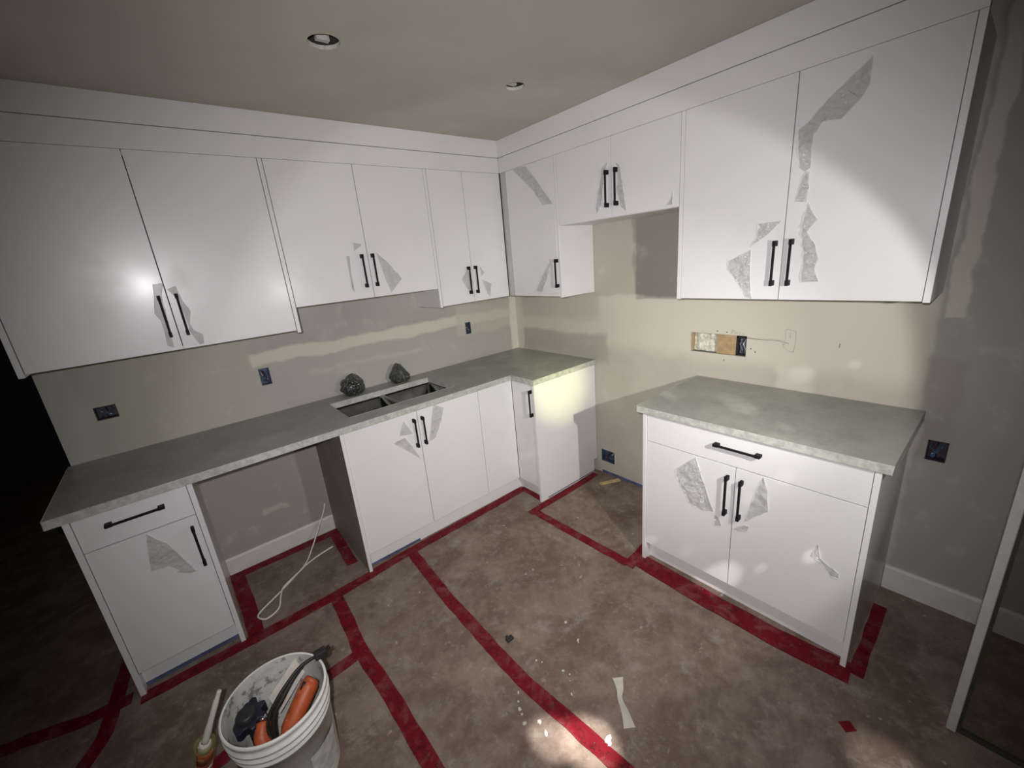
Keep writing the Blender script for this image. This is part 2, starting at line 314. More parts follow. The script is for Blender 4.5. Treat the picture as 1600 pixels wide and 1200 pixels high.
def struct(name, mb, mat, bevel=0):
    o = mb.build(name, mat, None, bevel); o['kind'] = 'structure'; return o

# ------------------------------------------------------------------ cabinet parts
def handle(parent, side, h0, z0, h1, z1, face):
    """square black bar pull on two blocks; runs from (h0,z0) to (h1,z1)"""
    mb = MB(); w = .0045; bl = .022; st = .030
    if abs(z1-z0) > abs(h1-h0):
        h = (h0+h1)/2; a, b = min(z0, z1), max(z0, z1)
        sbox(mb, side, h-w, h+w, face+st-.009, face+st, a, b)
        for s, e in ((a, a+bl), (b-bl, b)): sbox(mb, side, h-w*1.35, h+w*1.35, face, face+st+.0004, s, e)
    else:
        z = (z0+z1)/2; a, b = min(h0, h1), max(h0, h1)
        sbox(mb, side, a, b, face+st-.009, face+st, z-w, z+w)
        for s, e in ((a, a+bl), (b-bl, b)): sbox(mb, side, s, e, face, face+st+.0004, z-w*1.35, z+w*1.35)
    return mb.build('handle', M['black'], parent, .001, 1)
def film(parent, side, pts, face, key, lift=.010):
    """peeled, crumpled sheet of clear protective film hanging off a door face"""
    r = random.Random(key); bm = bmesh.new()
    f = bm.faces.new([bm.verts.new((h, z, 0)) for h, z in pts])
    bmesh.ops.triangulate(bm, faces=[f])
    for _ in range(3):
        es = [e for e in bm.edges if e.calc_length() > .030]
        if es: bmesh.ops.subdivide_edges(bm, edges=es, cuts=1, use_grid_fill=False)
        bmesh.ops.triangulate(bm, faces=bm.faces[:])
    off = wloc(parent)
    for v in bm.verts:
        edge = any(len(e.link_faces) < 2 for e in v.link_edges); h, z = v.co.x, v.co.y
        if not edge: h += r.uniform(-.006, .006); z += r.uniform(-.006, .006)
        v.co = S(side, h, face+.0015+lift*(r.uniform(0, .55) if edge else r.uniform(.15, 1)), z)-off
    for e in [e for e in bm.edges if len(e.link_faces) == 1]:      # rolled torn edge, pale rim painting its highlight
        a, b = e.verts[0].co.copy(), e.verts[1].co.copy(); t = (b-a).normalized(); n_ = S(side, 0, 1, 0); u = t.cross(n_).normalized()*.0009; q = n_*.0009
        if r.random() < .25: continue
        A_ = [bm.verts.new(a+x) for x in (u, q, -u, -q)]; B_ = [bm.verts.new(b+x) for x in (u, q, -u, -q)]
        for k in range(4): bm.faces.new((A_[k], A_[(k+1) % 4], B_[(k+1) % 4], B_[k])).material_index = 1
    me = bpy.data.meshes.new('protective_film'); bm.to_mesh(me); bm.free(); me.materials.append(M['film']); me.materials.append(M['film_edge'])
    ob = bpy.data.objects.new('protective_film', me); COL.objects.link(ob); ob.parent = parent
    ob['label'] = 'clear torn protective film'; return ob
def door(parent, side, h0, h1, z0, z1, face, hd=None, films=(), name='door', th=.018):
    g = .0011; mb = MB(); sbox(mb, side, min(h0, h1)+g, max(h0, h1)-g, face-th, face, z0+g, z1-g)
    d = mb.build(name, M['cab'], parent, .0009, 1)
    if hd: handle(d, side, *hd, face)
    for k in films:
        for i, pl in enumerate(FILMS[k][2]): film(d, side, pl, face, k+str(i), .026 if k == 'b3r' else .010)
    return d
def panel(parent, side, h0, h1, z0, z1, depth, notch=None, mat=None):
    mb = MB(); sbox(mb, side, h0, h1, .003, depth, z0, z1)
    return mb.build('end_panel', mat or M['cab'], parent, .0008, 1)
def carcass(parent, side, h0, h1, z0, z1, depth, base=False):
    mb = MB(); t = .016; a, b = min(h0, h1), max(h0, h1); zb = z0
    sbox(mb, side, a, a+t, .003, depth, zb, z1); sbox(mb, side, b-t, b, .003, depth, zb, z1)
    sbox(mb, side, a+t, b-t, .003, depth, zb, zb+t)
    if not base: sbox(mb, side, a+t, b-t, .003, depth, z1-t, z1)
    sbox(mb, side, a+t, b-t, .003, .003+t, zb+t, z1-t if not base else z1)
    return mb.build('cabinet_box', M['cab_in' if base else 'cab_edge'], parent)
ZC, ZF, ZD, UB, UM, UA2 = 2.449, 2.342, 2.247, 1.411, 1.846, 1.530
DU = .332; FU = DU
def bottom_cover(parent, side, h0, h1, z): pass
# ------------------------------------------------------------------ room shell
def wall(name, side, h0, h1, z0, z1, holes, mat, t=.12):
    hs = sorted({h0, h1, *[x for q in holes for x in q[:2]]}); zs = sorted({z0, z1, *[x for q in holes for x in q[2:]]}); mb = MB()
    for a, b in zip(hs, hs[1:]):
        for c, d in zip(zs, zs[1:]):
            if any(q[0] <= (a+b)/2 <= q[1] and q[2] <= (c+d)/2 <= q[3] for q in holes): continue
            mb.quad([S(side, a, 0, c), S(side, b, 0, c), S(side, b, 0, d), S(side, a, 0, d)])
    for q in holes:
        c = [(q[0], q[2]), (q[1], q[2]), (q[1], q[3]), (q[0], q[3])]
        for i in range(4):
            (a, b), (e, f) = c[i], c[(i+1) % 4]
            mb.quad([S(side, a, 0, b), S(side, e, 0, f), S(side, e, -.013, f), S(side, a, -.013, b)], 1)
    for a, b in (((h0, z0), (h1, z0)), ((h1, z0), (h1, z1)), ((h1, z1), (h0, z1)), ((h0, z1), (h0, z0))):
        mb.quad([S(side, a[0], 0, a[1]), S(side, b[0], 0, b[1]), S(side, b[0], -t, b[1]), S(side, a[0], -t, a[1])])
    mb.quad([S(side, h0, -t, z0), S(side, h1, -t, z0), S(side, h1, -t, z1), S(side, h0, -t, z1)])
    bmesh.ops.remove_doubles(mb.b, verts=mb.b.verts, dist=1e-5)
    return struct(name, mb, [mat, M['gyps']])
OA = [(-2.727, -2.645, 1.098, 1.165), (-2.010, -1.954, 1.088, 1.190), (-.540, -.487, 1.130, 1.224)]
OB = [(-2.695, -2.632, .697, .790), (-1.015, -.893, .100, .200), (-1.885, -1.575, 1.058, 1.172)]
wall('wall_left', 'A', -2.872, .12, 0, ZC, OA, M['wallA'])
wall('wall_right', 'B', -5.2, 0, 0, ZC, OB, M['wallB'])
mb = MB(); mb.box((-6.2, -5.2, -.06), (.12, 3.2, 0)); struct('floor', mb, M['floor'])
# ceiling with two round cut-outs
LC = [(-1.693, -1.095, .054), (-.822, -1.098, .046)]
mb = MB(); xs = [-6.2, .12]; ys = [-5.2, 3.2]
for x, y, r in LC: xs += [x-.08, x+.08]; ys += [-1.18, -1.02]
xs = sorted(set(xs)); ys = sorted(set(ys))
for a, b in zip(xs, xs[1:]):
    for c, d in zip(ys, ys[1:]):
        hit = [q for q in LC if a < q[0] < b and c < q[1] < d]
        if not hit: mb.quad([(a, c, ZC), (b, c, ZC), (b, d, ZC), (a, d, ZC)]); continue
        x, y, r = hit[0]; n = 40; inn = []; out = []
        for k in range(n):
            t = 2*math.pi*(k+.5)/n; cx, cy = math.cos(t), math.sin(t); inn.append((x+r*cx, y+r*cy))
            s = min((b-x if cx > 0 else x-a)/abs(cx), (d-y if cy > 0 else y-c)/abs(cy)); out.append((x+s*cx, y+s*cy))
        for k in range(n):
            j = (k+1) % n
            mb.quad([(*inn[k], ZC), (*inn[j], ZC), (*out[j], ZC), (*out[k], ZC)]); mb.quad([(*inn[k], ZC), (*inn[j], ZC), (*inn[j], ZC+.013), (*inn[k], ZC+.013)], 1)
        for sx, sy in ((a, c), (a, d), (b, c), (b, d)):
            e = sorted(out, key=lambda p: math.hypot(p[0]-sx, p[1]-sy))[:2]; mb.b.faces.new([mb.b.verts.new((*p, ZC)) for p in (e[0], e[1], (sx, sy))])
mb.quad([(-6.2, -5.2, ZC+.2), (.12, -5.2, ZC+.2), (.12, 3.2, ZC+.2), (-6.2, 3.2, ZC+.2)])
for a, b in (((-6.2, -5.2), (.12, -5.2)), ((.12, -5.2), (.12, 3.2)), ((.12, 3.2), (-6.2, 3.2)), ((-6.2, 3.2), (-6.2, -5.2))):
    mb.quad([(*a, ZC), (*b, ZC), (*b, ZC+.2), (*a, ZC+.2)])
struct('ceiling', mb, [M['ceil'], M['gyps']])
for i, (x, y, r) in enumerate(LC):
    t = thing('ceiling_light_opening', ['larger round cut-out in the ceiling for a pot light, wood and wires showing, left one', 'smaller round cut-out in the ceiling for a pot light, above the corner of the cabinets'][i], 'ceiling opening', (x, y, ZC+.014), 'open pot-light holes in the ceiling')
    mb = MB(); mb.lathe([(r+.03, 0), (r+.03, .14)], 32, (x, y, ZC+.014)); mb.lathe([(.0005, .14), (r+.03, .14)], 32, (x, y, ZC+.014)); mb.build('cavity', M['void'], t)
    mb = MB(); mb.box((x-.015, y+.020, ZC+.016), (x+.030, y+.040, ZC+.13)); mb.build('bracket', M['gyps'], t)
    mb = MB(); mb.tube([(x-.05, y-.03, ZC+.14), (x-.02, y-.01, ZC+.05), (x+.02, y+.0, ZC+.03), (x+.04, y-.02, ZC+.12)], .004, 8); mb.build('cable', M['wirew'], t)
# baseboards
def baseboard(name, side, h0, h1, h=.108):
    mb = MB(); pr = [(0.0005, 0), (.015, 0), (.015, h-.012), (.009, h), (.0005, h)]
    mb.prism([S(side, h0, d, z) for d, z in pr], S(side, h1, 0, 0)-S(side, h0, 0, 0)); return struct(name, mb, M['base'])
baseboard('baseboard_left', 'A', -2.438, -1.809)
baseboard('baseboard_right', 'B', -5.1, -2.584, .125)
baseboard('baseboard_right.001', 'B', -1.655, -1.275, .085)

# ------------------------------------------------------------------ device boxes in the walls
def device_box(side, q, label, mat, ear=True, depth=.045):
    h0, h1, z0, z1 = q; hc, zc = (h0+h1)/2, (z0+z1)/2
    t = thing('device_box', label, 'outlet box', S(side, hc, -.013, zc), 'open electrical boxes in the walls')
    mb = MB(); e = .0015; a, b, c, d = h0+e, h1-e, z0+e, z1-e; w_ = .003
    sbox(mb, side, a, b, -depth, -depth-.003, c, d); sbox(mb, side, a, a+w_, -depth, -.001, c, d); sbox(mb, side, b-w_, b, -depth, -.001, c, d)
    sbox(mb, side, a, b, -depth, -.001, c, c+w_); sbox(mb, side, a, b, -depth, -.001, d-w_, d)
    mb.build('box', mat, t)
    r = random.Random(label)
    for k, m in enumerate(('wirew', 'dark', 'copper')):
        mb = MB(); o = (k-1)*.25*(b-a); oz = r.uniform(-.25, .25)*(d-c)
        mb.tube([S(side, hc+o, -depth+.003, zc+(d-c)*.3), S(side, hc+o*1.2+.006, -.022, zc+(d-c)*.12+oz*.3), S(side, hc-o*.8, -.009, zc-(d-c)*.18), S(side, hc-o, -.016, zc-(d-c)*.30)], .0022, 8)
        mb.build('wire', M[m], t)
    mb = MB(); mb.prism([S(side, hc-(b-a)*.36, -.010, d-.006), S(side, hc-(b-a)*.1, -.004, d-.012), S(side, hc+(b-a)*.30, -.008, c+.016), S(side, hc+(b-a)*.1, -.012, c+.008)], S(side, 0, -.001, 0)-S(side, 0, 0, 0))
    mb.build('cover_flap', M['bluebox'] if mat is not M['bluebox'] else M['darkbox'], t)
    return t
device_box('A', OA[0], 'wide dark purplish outlet box with ragged edge, leftmost over the long counter', M['darkbox'])
device_box('A', OA[1], 'upright blue outlet box in the wall left of the sink', M['bluebox'])
device_box('A', OA[2], 'narrow blue outlet box in the wall right of the sink, near the corner', M['bluebox'])
device_box('B', OB[0], 'grey-blue outlet box at the far right, beside the short counter', M['darkbox'])
device_box('B', OB[1], 'square blue outlet box low on the wall above the floor in the stove gap', M['bluebox'])
# wall opening with stud, insulation and box
q = OB[2]; t = thing('wall_opening', 'long rectangular hole cut in the wall above the short counter, insulation and wood showing', 'wall opening', S('B', -1.73, -.014, 1.115))
mb = MB(); sbox(mb, 'B', q[0], -1.575, -.085, -.09, q[2], q[3]); sbox(mb, 'B', q[0], q[1], -.013, -.09, q[3], q[3]+.002); sbox(mb, 'B', q[0], q[1], -.013, -.09, q[2]-.002, q[2]); sbox(mb, 'B', q[1], q[1]+.002, -.013, -.09, q[2], q[3]); mb.build('cavity', M['grey'], t)
mb = MB(); sbox(mb, 'B', -1.826, -1.722, -.016, -.08, q[2]+.001, q[3]-.001); mb.build('stud', M['wood'], t)
mb = MB(); sbox(mb, 'B', -1.582, -1.576, -.014, -.07, q[2]+.001, q[3]-.001); mb.build('cardboard_edge', M['wood'], t)
bm = bmesh.new(); nx, nz = 26, 12; g = [[None]*nz for _ in range(nx)]
for i in range(nx):
    for j in range(nz):
        h = -1.721+.137*i/(nx-1); z = q[2]+.002+(q[3]-q[2]-.004)*j/(nz-1)
        g[i][j] = bm.verts.new(S('B', h, -.035+.014*noise.noise(Vector((h*30, z*30, 1)))+.006*noise.noise(Vector((h*90, z*90, 4))), z)-wloc(t))
for i in range(nx-1):
    for j in range(nz-1): bm.faces.new((g[i][j], g[i+1][j], g[i+1][j+1], g[i][j+1])).smooth = True
me = bpy.data.meshes.new('insulation'); bm.to_mesh(me); bm.free(); me.materials.append(M['insul'])
o = bpy.data.objects.new('insulation', me); COL.objects.link(o); o.parent = t
b0 = thing('device_box', 'blue-grey outlet box with black frame at the right end of the long wall hole', 'outlet box', S('B', -1.856, -.013, 1.11), 'open electrical boxes in the walls')
mb = MB()
for a_, b_, c_, d_ in ((-1.884, -1.878, q[2]+.001, q[3]-.008), (-1.838, -1.829, q[2]+.001, q[3]-.008), (-1.884, -1.829, q[2]+.001, q[2]+.008), (-1.884, -1.829, q[3]-.016, q[3]-.008)): sbox(mb, 'B', a_, b_, -.05, -.0135, c_, d_)
mb.build('frame', M['dark'], b0)
mb = MB(); sbox(mb, 'B', -1.878, -1.838, -.045, -.05, q[2]+.008, q[3]-.016); mb.build('box', plain('grey_blue_plastic', (.16, .18, .24), .4, var=.3, scale=60), b0)
for k in range(3):
    mb = MB(); hh = -1.868+.009*k; mb.tube([S('B', hh, -.044, 1.15-.004*k), S('B', hh+.006, -.02, 1.125), S('B', hh-.004, -.03, 1.09), S('B', hh+.003, -.042, 1.072)], .0022, 8); mb.build('wire', M[('wirew', 'dark', 'pencil')[k]], b0)
# pencil marks and screw holes around the opening
def stroke(mb, pts, r=.0009): mb.tube([S('B', h, .0006, z) for h, z in pts], r, 5)
t = thing('pencil_marking', 'handwritten pencil word Micro on the wall above the long wall hole', 'pencil marking', S('B', -1.84, 0, 1.19))
mb = MB(); L = lambda pts, ox: stroke(mb, [(-1.806-ox-x, 1.189+z-ox*.12) for x, z in pts], .0008)
L([(0, -.010), (.002, .014), (.008, .002), (.014, .014), (.016, -.010)], 0); L([(0, .006), (0, -.008)], .022); L([(0, .012), (.0005, .0135)], .022)
L([(.008, .004), (.003, .006), (0, -.001), (.003, -.008), (.009, -.006)], .027); L([(0, .006), (0, -.008)], .041); L([(0, .001), (.003, .006), (.007, .005)], .041)
L([(.004, .006), (0, .002), (0, -.004), (.005, -.008), (.010, -.003), (.009, .004), (.004, .006)], .053); mb.build('writing', M['pencil_light'], t)
t = thing('pencil_marking', 'two long level pencil lines running right from the wall hole to a sketched box', 'pencil marking', S('B', -1.98, 0, 1.16))
mb = MB(); stroke(mb, [(-1.886, 1.166), (-1.95, 1.163), (-2.02, 1.168), (-2.066, 1.163)]); mb.build('upper_line', M['pencil_light'], t)
mb = MB(); stroke(mb, [(-1.886, 1.162), (-1.96, 1.160), (-2.03, 1.162), (-2.082, 1.152)], .0012); mb.build('lower_line', M['pencil'], t)
t = thing('pencil_marking', 'faint sketched outline of a box at the end of the pencil lines', 'pencil marking', S('B', -2.09, 0, 1.16))
mb = MB()
for pl in ([(-2.066, 1.224), (-2.108, 1.216)], [(-2.106, 1.216), (-2.110, 1.16), (-2.105, 1.108)], [(-2.063, 1.22), (-2.064, 1.175)], [(-2.058, 1.15), (-2.060, 1.132), (-2.082, 1.115), (-2.104, 1.110)], [(-2.083, 1.205), (-2.085, 1.18)], [(-2.056, 1.142), (-2.064, 1.151)]): stroke(mb, pl, .0008)
mb.build('outline', M['pencil_light'], t)
t = thing('pencil_marking', 'short vertical pencil tick on the wall right of the sketched box', 'pencil marking', S('B', -2.285, 0, 1.16))
mb = MB(); stroke(mb, [(-2.286, 1.172), (-2.285, 1.152)], .0012); mb.build('tick', M['pencil'], t)
for (h, z), lb in zip([(-1.728, 1.190), (-1.781, 1.187), (-1.908, 1.106), (-1.931, 1.091), (-1.773, 1.027)], ['left one of two small screw holes above the wall hole', 'right one of two small screw holes above the wall hole', 'upper of two small screw holes right of the blue-grey box', 'lower of two small screw holes right of the blue-grey box', 'single small screw hole below the wall hole']):
    mb = MB(); mb.lathe([(.0003, .0003), (.0028, .0003), (.0034, 0)], 12); 
    for v in mb.b.verts: v.co = Vector((-v.co.z-.0003, v.co.y+h, v.co.x+z))
    tag(mb.build('screw_hole', M['dark']), lb, 'screw hole', 'screw holes around the wall opening')

# ------------------------------------------------------------------ upper cabinets, sink wall
X1, X2, X3 = -2.827, -1.805, -.931
def fasc(side, h0, h1, z0, z1, label, d=DU):
    mb = MB(); sbox(mb, side, h0, h1, d-.018, d, z0+(.0018 if z0 == ZF else .0002), z1-.0006); o = mb.build('filler_board', M['cab'], None, .0008, 1); return tag(o, label, 'filler board')
fasc('A', -2.846, -DU, ZF, ZC, 'white crown board against the ceiling over the sink-wall cabinets', DU+.004)
fasc('A', -2.846, -DU, ZD, ZF, 'white filler board directly over the sink-wall cabinet doors')
fasc('B', -2.584, -DU-.0045, ZF, ZC, 'white crown board against the ceiling over the stove-wall cabinets', DU+.004)
fasc('B', -2.584, -DU-.0005, ZD, ZF, 'white filler board directly over the stove-wall cabinet doors')
t = thing('wall_cabinet', 'wide white wall cabinet at the far left, torn film around its handles', 'cabinet', S('A', -2.32, 0, UB), 'white wall cabinets')
carcass(t, 'A', X1, X2-.02, UB, ZD-.004, DU-.02)
panel(t, 'A', -2.846, X1, UB-.012, ZD-.001, DU); panel(t, 'A', X2-.019, X2, UB-.012, ZD-.001, DU)
door(t, 'A', X1+.002, -2.3185, UB, ZD, FU, (-2.349, 1.475, -2.349, 1.66), ['a1l']); door(t, 'A', -2.3175, X2-.021, UB, ZD, FU, (-2.286, 1.474, -2.286, 1.662), ['a1r'])
t = thing('wall_cabinet', 'shorter white wall cabinet hanging over the sink, triangular film flap at right handle', 'cabinet', S('A', -1.37, 0, UA2), 'white wall cabinets')
carcass(t, 'A', X2+.001, X3-.001, UA2, ZD-.004, DU-.02)
door(t, 'A', X2+.002, -1.3665, UA2, ZD, FU, (-1.407, 1.592, -1.407, 1.777), ['a2l']); door(t, 'A', -1.3655, X3-.001, UA2, ZD, FU, (-1.343, 1.593, -1.343, 1.777), ['a2r'])
t = thing('wall_cabinet', 'narrow two-door white wall cabinet next to the inside corner on the sink wall', 'cabinet', S('A', -.65, 0, UB), 'white wall cabinets')
carcass(t, 'A', X3+.02, -.36, UB, ZD-.004, DU-.02)
panel(t, 'A', X3, X3+.019, UB-.006, ZD-.001, DU)
door(t, 'A', X3+.021, -.649, UB, ZD, FU, (-.684, 1.469, -.684, 1.652), ['a3l']); door(t, 'A', -.648, -.3335, UB, ZD, FU, (-.626, 1.468, -.626, 1.653), ['a3r'])
# ------------------------------------------------------------------ upper cabinets, stove wall
t = thing('wall_cabinet', 'single-door white wall cabinet in the corner beside the open hood space', 'cabinet', S('B', -.6, 0, UB), 'white wall cabinets')
carcass(t, 'B', -.85, -.36, UB, ZD-.004, DU-.02)
mb = MB(); sbox(mb, 'B', -.395, -DU-.0005, DU-.022, DU-.006, UB, ZD-.001); mb.build('corner_filler', M['cab_side'] if 0 else plain('film_covered_filler', (.50, .49, .48), .3, var=.05), t)
door(t, 'B', -.397, -.848, UB, ZD, FU, (-.845, 1.471, -.845, 1.650), ['b1']); panel(t, 'B', -.870, -.851, UB-.006, ZD-.001, DU)
t = thing('wall_cabinet', 'short white two-door wall cabinet over the open hood space', 'cabinet', S('B', -1.27, 0, UM), 'white wall cabinets')
carcass(t, 'B', -1.660, -.872, UM, ZD-.004, DU-.02)
door(t, 'B', -1.270, -.872, UM, ZD, FU, (-1.249, 1.901, -1.249, 2.087), ['bml']); door(t, 'B', -1.661, -1.271, UM, ZD, FU, (-1.310, 1.902, -1.310, 2.088), ['bmr'])
t = thing('wall_cabinet', 'tall wide white wall cabinet over the short counter with a long strip of torn film', 'cabinet', S('B', -2.12, 0, UB), 'white wall cabinets')
carcass(t, 'B', -2.563, -1.684, UB, ZD-.004, DU-.02)
panel(t, 'B', -1.681, -1.6625, UB-.003, ZD-.001, DU); panel(t, 'B', -2.584, -2.565, UB-.003, ZD-.001, DU)
door(t, 'B', -2.1195, -1.682, UB, ZD, FU, (-2.095, 1.472, -2.095, 1.654), ['b3l']); door(t, 'B', -2.564, -2.1205, UB, ZD, FU, (-2.154, 1.472, -2.154, 1.656), ['b3r'])

# ------------------------------------------------------------------ base cabinets
DB = .622; FB = .620; CT = .8785; TO = .575
def toe(parent, side, h0, h1, d=TO):
    mb = MB(); sbox(mb, side, h0, h1, d-.016, d, 0, .106); return mb.build('toe_kick', M['cab'], parent)
ZT = .874
t = thing('base_cabinet', 'narrow white base cabinet with drawer and one door at the left end of counter', 'cabinet', S('A', -2.64, 0, 0), 'white base cabinets')
carcass(t, 'A', -2.819, -2.462, .11, CT-.004, .60, True)
panel(t, 'A', -2.841, -2.821, 0, CT-.001, DB+.004); panel(t, 'A', -2.460, -2.440, 0, CT-.001, DB+.004)
door(t, 'A', -2.820, -2.461, .729, ZT, FB, (-2.735, .819, -2.548, .819), name='drawer'); door(t, 'A', -2.820, -2.461, .11, .727, FB, (-2.488, .487, -2.488, .683), ['left']); toe(t, 'A', -2.821, -2.460)
t = thing('base_cabinet', 'white sink base cabinet with two doors below the sink', 'cabinet', S('A', -1.36, 0, 0), 'white base cabinets')
carcass(t, 'A', -1.785, -.913, .11, CT-.23, .60, True)
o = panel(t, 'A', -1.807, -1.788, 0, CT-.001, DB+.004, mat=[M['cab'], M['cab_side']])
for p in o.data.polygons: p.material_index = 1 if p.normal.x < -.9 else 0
door(t, 'A', -1.787, -1.3565, .11, ZT, FB, (-1.387, .653, -1.387, .832), ['sl']); door(t, 'A', -1.3555, -.912, .11, ZT, FB, (-1.332, .655, -1.332, .832), ['sr']); toe(t, 'A', -1.788, -.912)
t = thing('base_cabinet', 'L-shaped white corner base cabinet with a plain front and one narrow handled door', 'cabinet', (-.4, -.4, 0), 'white base cabinets')
mb = MB(); mb.box((-.905, -.60, .11), (-.003, -.003, .126)); mb.box((-.60, -.828, .11), (-.003, -.60, .126)); mb.box((-.905, -.60, .126), (-.889, -.003, CT-.02)); mb.build('cabinet_box', M['cab_in'], t)
door(t, 'A', -.911, -.6215, .11, ZT, FB, name='blank_panel'); door(t, 'B', -.829, -.6195, .11, ZT, FB, (-.822, .651, -.822, .837))
mb = MB(); mb.prism([(-.626, -.832, 0), (-.626, -.832, CT-.001), (-.003, -.832, CT-.001), (-.003, -.832, .11), (-.042, -.832, .11), (-.042, -.832, 0)], (0, -.018, 0)); mb.build('end_panel', M['cab'], t)
toe(t, 'A', -.912, -TO); toe(t, 'B', -.831, -TO)
t = thing('base_cabinet', 'wide white base cabinet with one long drawer over two doors under the short counter', 'cabinet', S('B', -2.12, 0, 0), 'white base cabinets')
carcass(t, 'B', -2.560, -1.683, .11, CT-.004, .60, True)
panel(t, 'B', -1.681, -1.661, 0, CT-.001, DB+.004); panel(t, 'B', -2.581, -2.562, 0, CT-.001, DB+.004)
door(t, 'B', -2.561, -1.682, .729, ZT, FB, (-2.213, .818, -2.022, .818), name='drawer')
door(t, 'B', -2.1155, -1.682, .11, .727, FB, (-2.087, .486, -2.087, .683), ['b2l']); door(t, 'B', -2.561, -2.1165, .11, .727, FB, (-2.146, .485, -2.146, .679), ['b2r']); toe(t, 'B', -2.562, -1.681)

# ------------------------------------------------------------------ counters, sink
def slab(name, outer, hole, label):
    """polygon slab with an optional rectangular cut-out; top is slot 0, polished edges slot 1"""
    mb = MB(); xs = sorted({p[0] for p in outer} | ({hole[0], hole[1]} if hole else set())); ys = sorted({p[1] for p in outer} | ({hole[2], hole[3]} if hole else set()))
    def inside(x, y):
        c = False; n = len(outer)
        for i in range(n):
            (x1, y1), (x2, y2) = outer[i], outer[(i+1) % n]
            if (y1 > y) != (y2 > y) and x < (x2-x1)*(y-y1)/(y2-y1)+x1: c = not c
        return c and not (hole and hole[0] < x < hole[1] and hole[2] < y < hole[3])
    cells = {(i, j) for i in range(len(xs)-1) for j in range(len(ys)-1) if inside((xs[i]+xs[i+1])/2, (ys[j]+ys[j+1])/2)}
    for i, j in cells:
        a, b, c, d = xs[i], xs[i+1], ys[j], ys[j+1]
        mb.quad([(a, c, .914), (b, c, .914), (b, d, .914), (a, d, .914)], 0); mb.quad([(a, c, CT), (b, c, CT), (b, d, CT), (a, d, CT)], 1)
        for (di, dj), (p, q_) in (((-1, 0), ((a, c), (a, d))), ((1, 0), ((b, c), (b, d))), ((0, -1), ((a, c), (b, c))), ((0, 1), ((a, d), (b, d)))):
            if (i+di, j+dj) not in cells: mb.quad([(*p, CT), (*q_, CT), (*q_, .914), (*p, .914)], 1)
    bmesh.ops.remove_doubles(mb.b, verts=mb.b.verts, dist=1e-5)
    o = mb.build(name, [M['counter'], M['cedge']], None, .0018, 2); return tag(o, label, 'countertop')
DC = .636
slab('countertop', [(-2.882, -.003), (-2.882, -DC), (-DC, -DC), (-DC, -.861), (-.003, -.861), (-.003, -.003)], (-1.703, -1.012, -.510, -.150), 'long L-shaped grey stone countertop with the sink cut into it')
slab('countertop', [(-DC, -2.607), (-DC, -1.630), (-.003, -1.630), (-.003, -2.607)], None, 'short rectangular grey stone countertop on the cabinet by the right wall')
t = thing('kitchen_sink', 'stainless steel double-bowl sink set under the long countertop', 'sink', (-1.36, -.33, .66))
def bowl(x0, x1, y0, y1, zt, zb, rr):
    mb = MB(); n = 6
    def ring(ins, z, r):
        pts = []
        for cx, cy, a0 in ((x1-ins-r, y1-ins-r, 0), (x0+ins+r, y1-ins-r, 90), (x0+ins+r, y0+ins+r, 180), (x1-ins-r, y0+ins+r, 270)):
            for k in range(n+1): a = math.radians(a0+90*k/n); pts.append(mb.b.verts.new((cx+r*math.cos(a), cy+r*math.sin(a), z)))
        return pts
    R_ = [ring(-.012, zt, rr+.01), ring(0, zt, rr), ring(.003, zb+.03, rr), ring(.009, zb+.01, rr), ring(.026, zb, rr)]
    for a, b in zip(R_, R_[1:]):
        for k in range(len(a)): mb.b.faces.new((a[k], a[(k+1) % len(a)], b[(k+1) % len(b)], b[k])).smooth = True
    mb.b.faces.new(R_[-1]); return mb
for a, b in ((-1.708, -1.378), (-1.352, -1.006)):
    bo = bowl(a, b, -.515, -.145, CT-.012 if 0 else CT-.001, .665, .02).build('bowl', M['steel'], t)
    cx, cy = (a+b)/2, -.30; mb = MB(); mb.lathe([(.0005, .0055), (.018, .0055), (.022, .0015), (.040, .0045), (.044, .0004)], 28, (cx, cy, .665)); mb.build('drain', M['chrome'], bo)
# plastic-wrapped fittings on the counter behind the sink
for (x, y, z, rx, rz, lb, sd) in ((-1.525, -.085, .914, .078, .135, 'round black plastic-wrapped fitting behind the left bowl of the sink', 3), (-1.195, -.085, .914, .072, .14, 'pointed black plastic-wrapped fitting behind the right bowl of the sink', 9)):
    t = thing('wrapped_fitting', lb, 'wrapped fitting', (x, y, z), 'plastic-wrapped fittings behind the sink')
    bm = bmesh.new(); bmesh.ops.create_icosphere(bm, subdivisions=5, radius=1)
    for v in bm.verts:
        p = v.co.copy(); n = 1+.20*noise.noise(p*1.8+Vector((sd, 0, 0)))+.14*abs(noise.noise(p*3.3+Vector((0, sd, 0))))+.04*abs(noise.noise(p*9+Vector((0, 0, sd))))
        k = 1-(.42 if sd == 9 else .1)*(p.z+.4)
        v.co = Vector((p.x*rx*n*k+(.02*max(0, -p.z) if sd == 9 else 0), p.y*.062*n*k, max(0.001, rz*.48+p.z*rz*.5*n)))
    me = bpy.data.meshes.new('plastic_wrap'); bm.to_mesh(me); bm.free(); me.materials.append(M['filmdark'])
    for p in me.polygons: p.use_smooth = True
    o = bpy.data.objects.new('plastic_wrap', me); COL.objects.link(o); o.parent = t
    mb = MB(); mb.tube([(x-.03, y, .916), (x-.035, y+.01, .96), (x, y, 1.0), (x+.03, y, .98), (x+.03, y-.005, .925)], .014, 12); mb.build('black_pipe', M['rubber'], t)
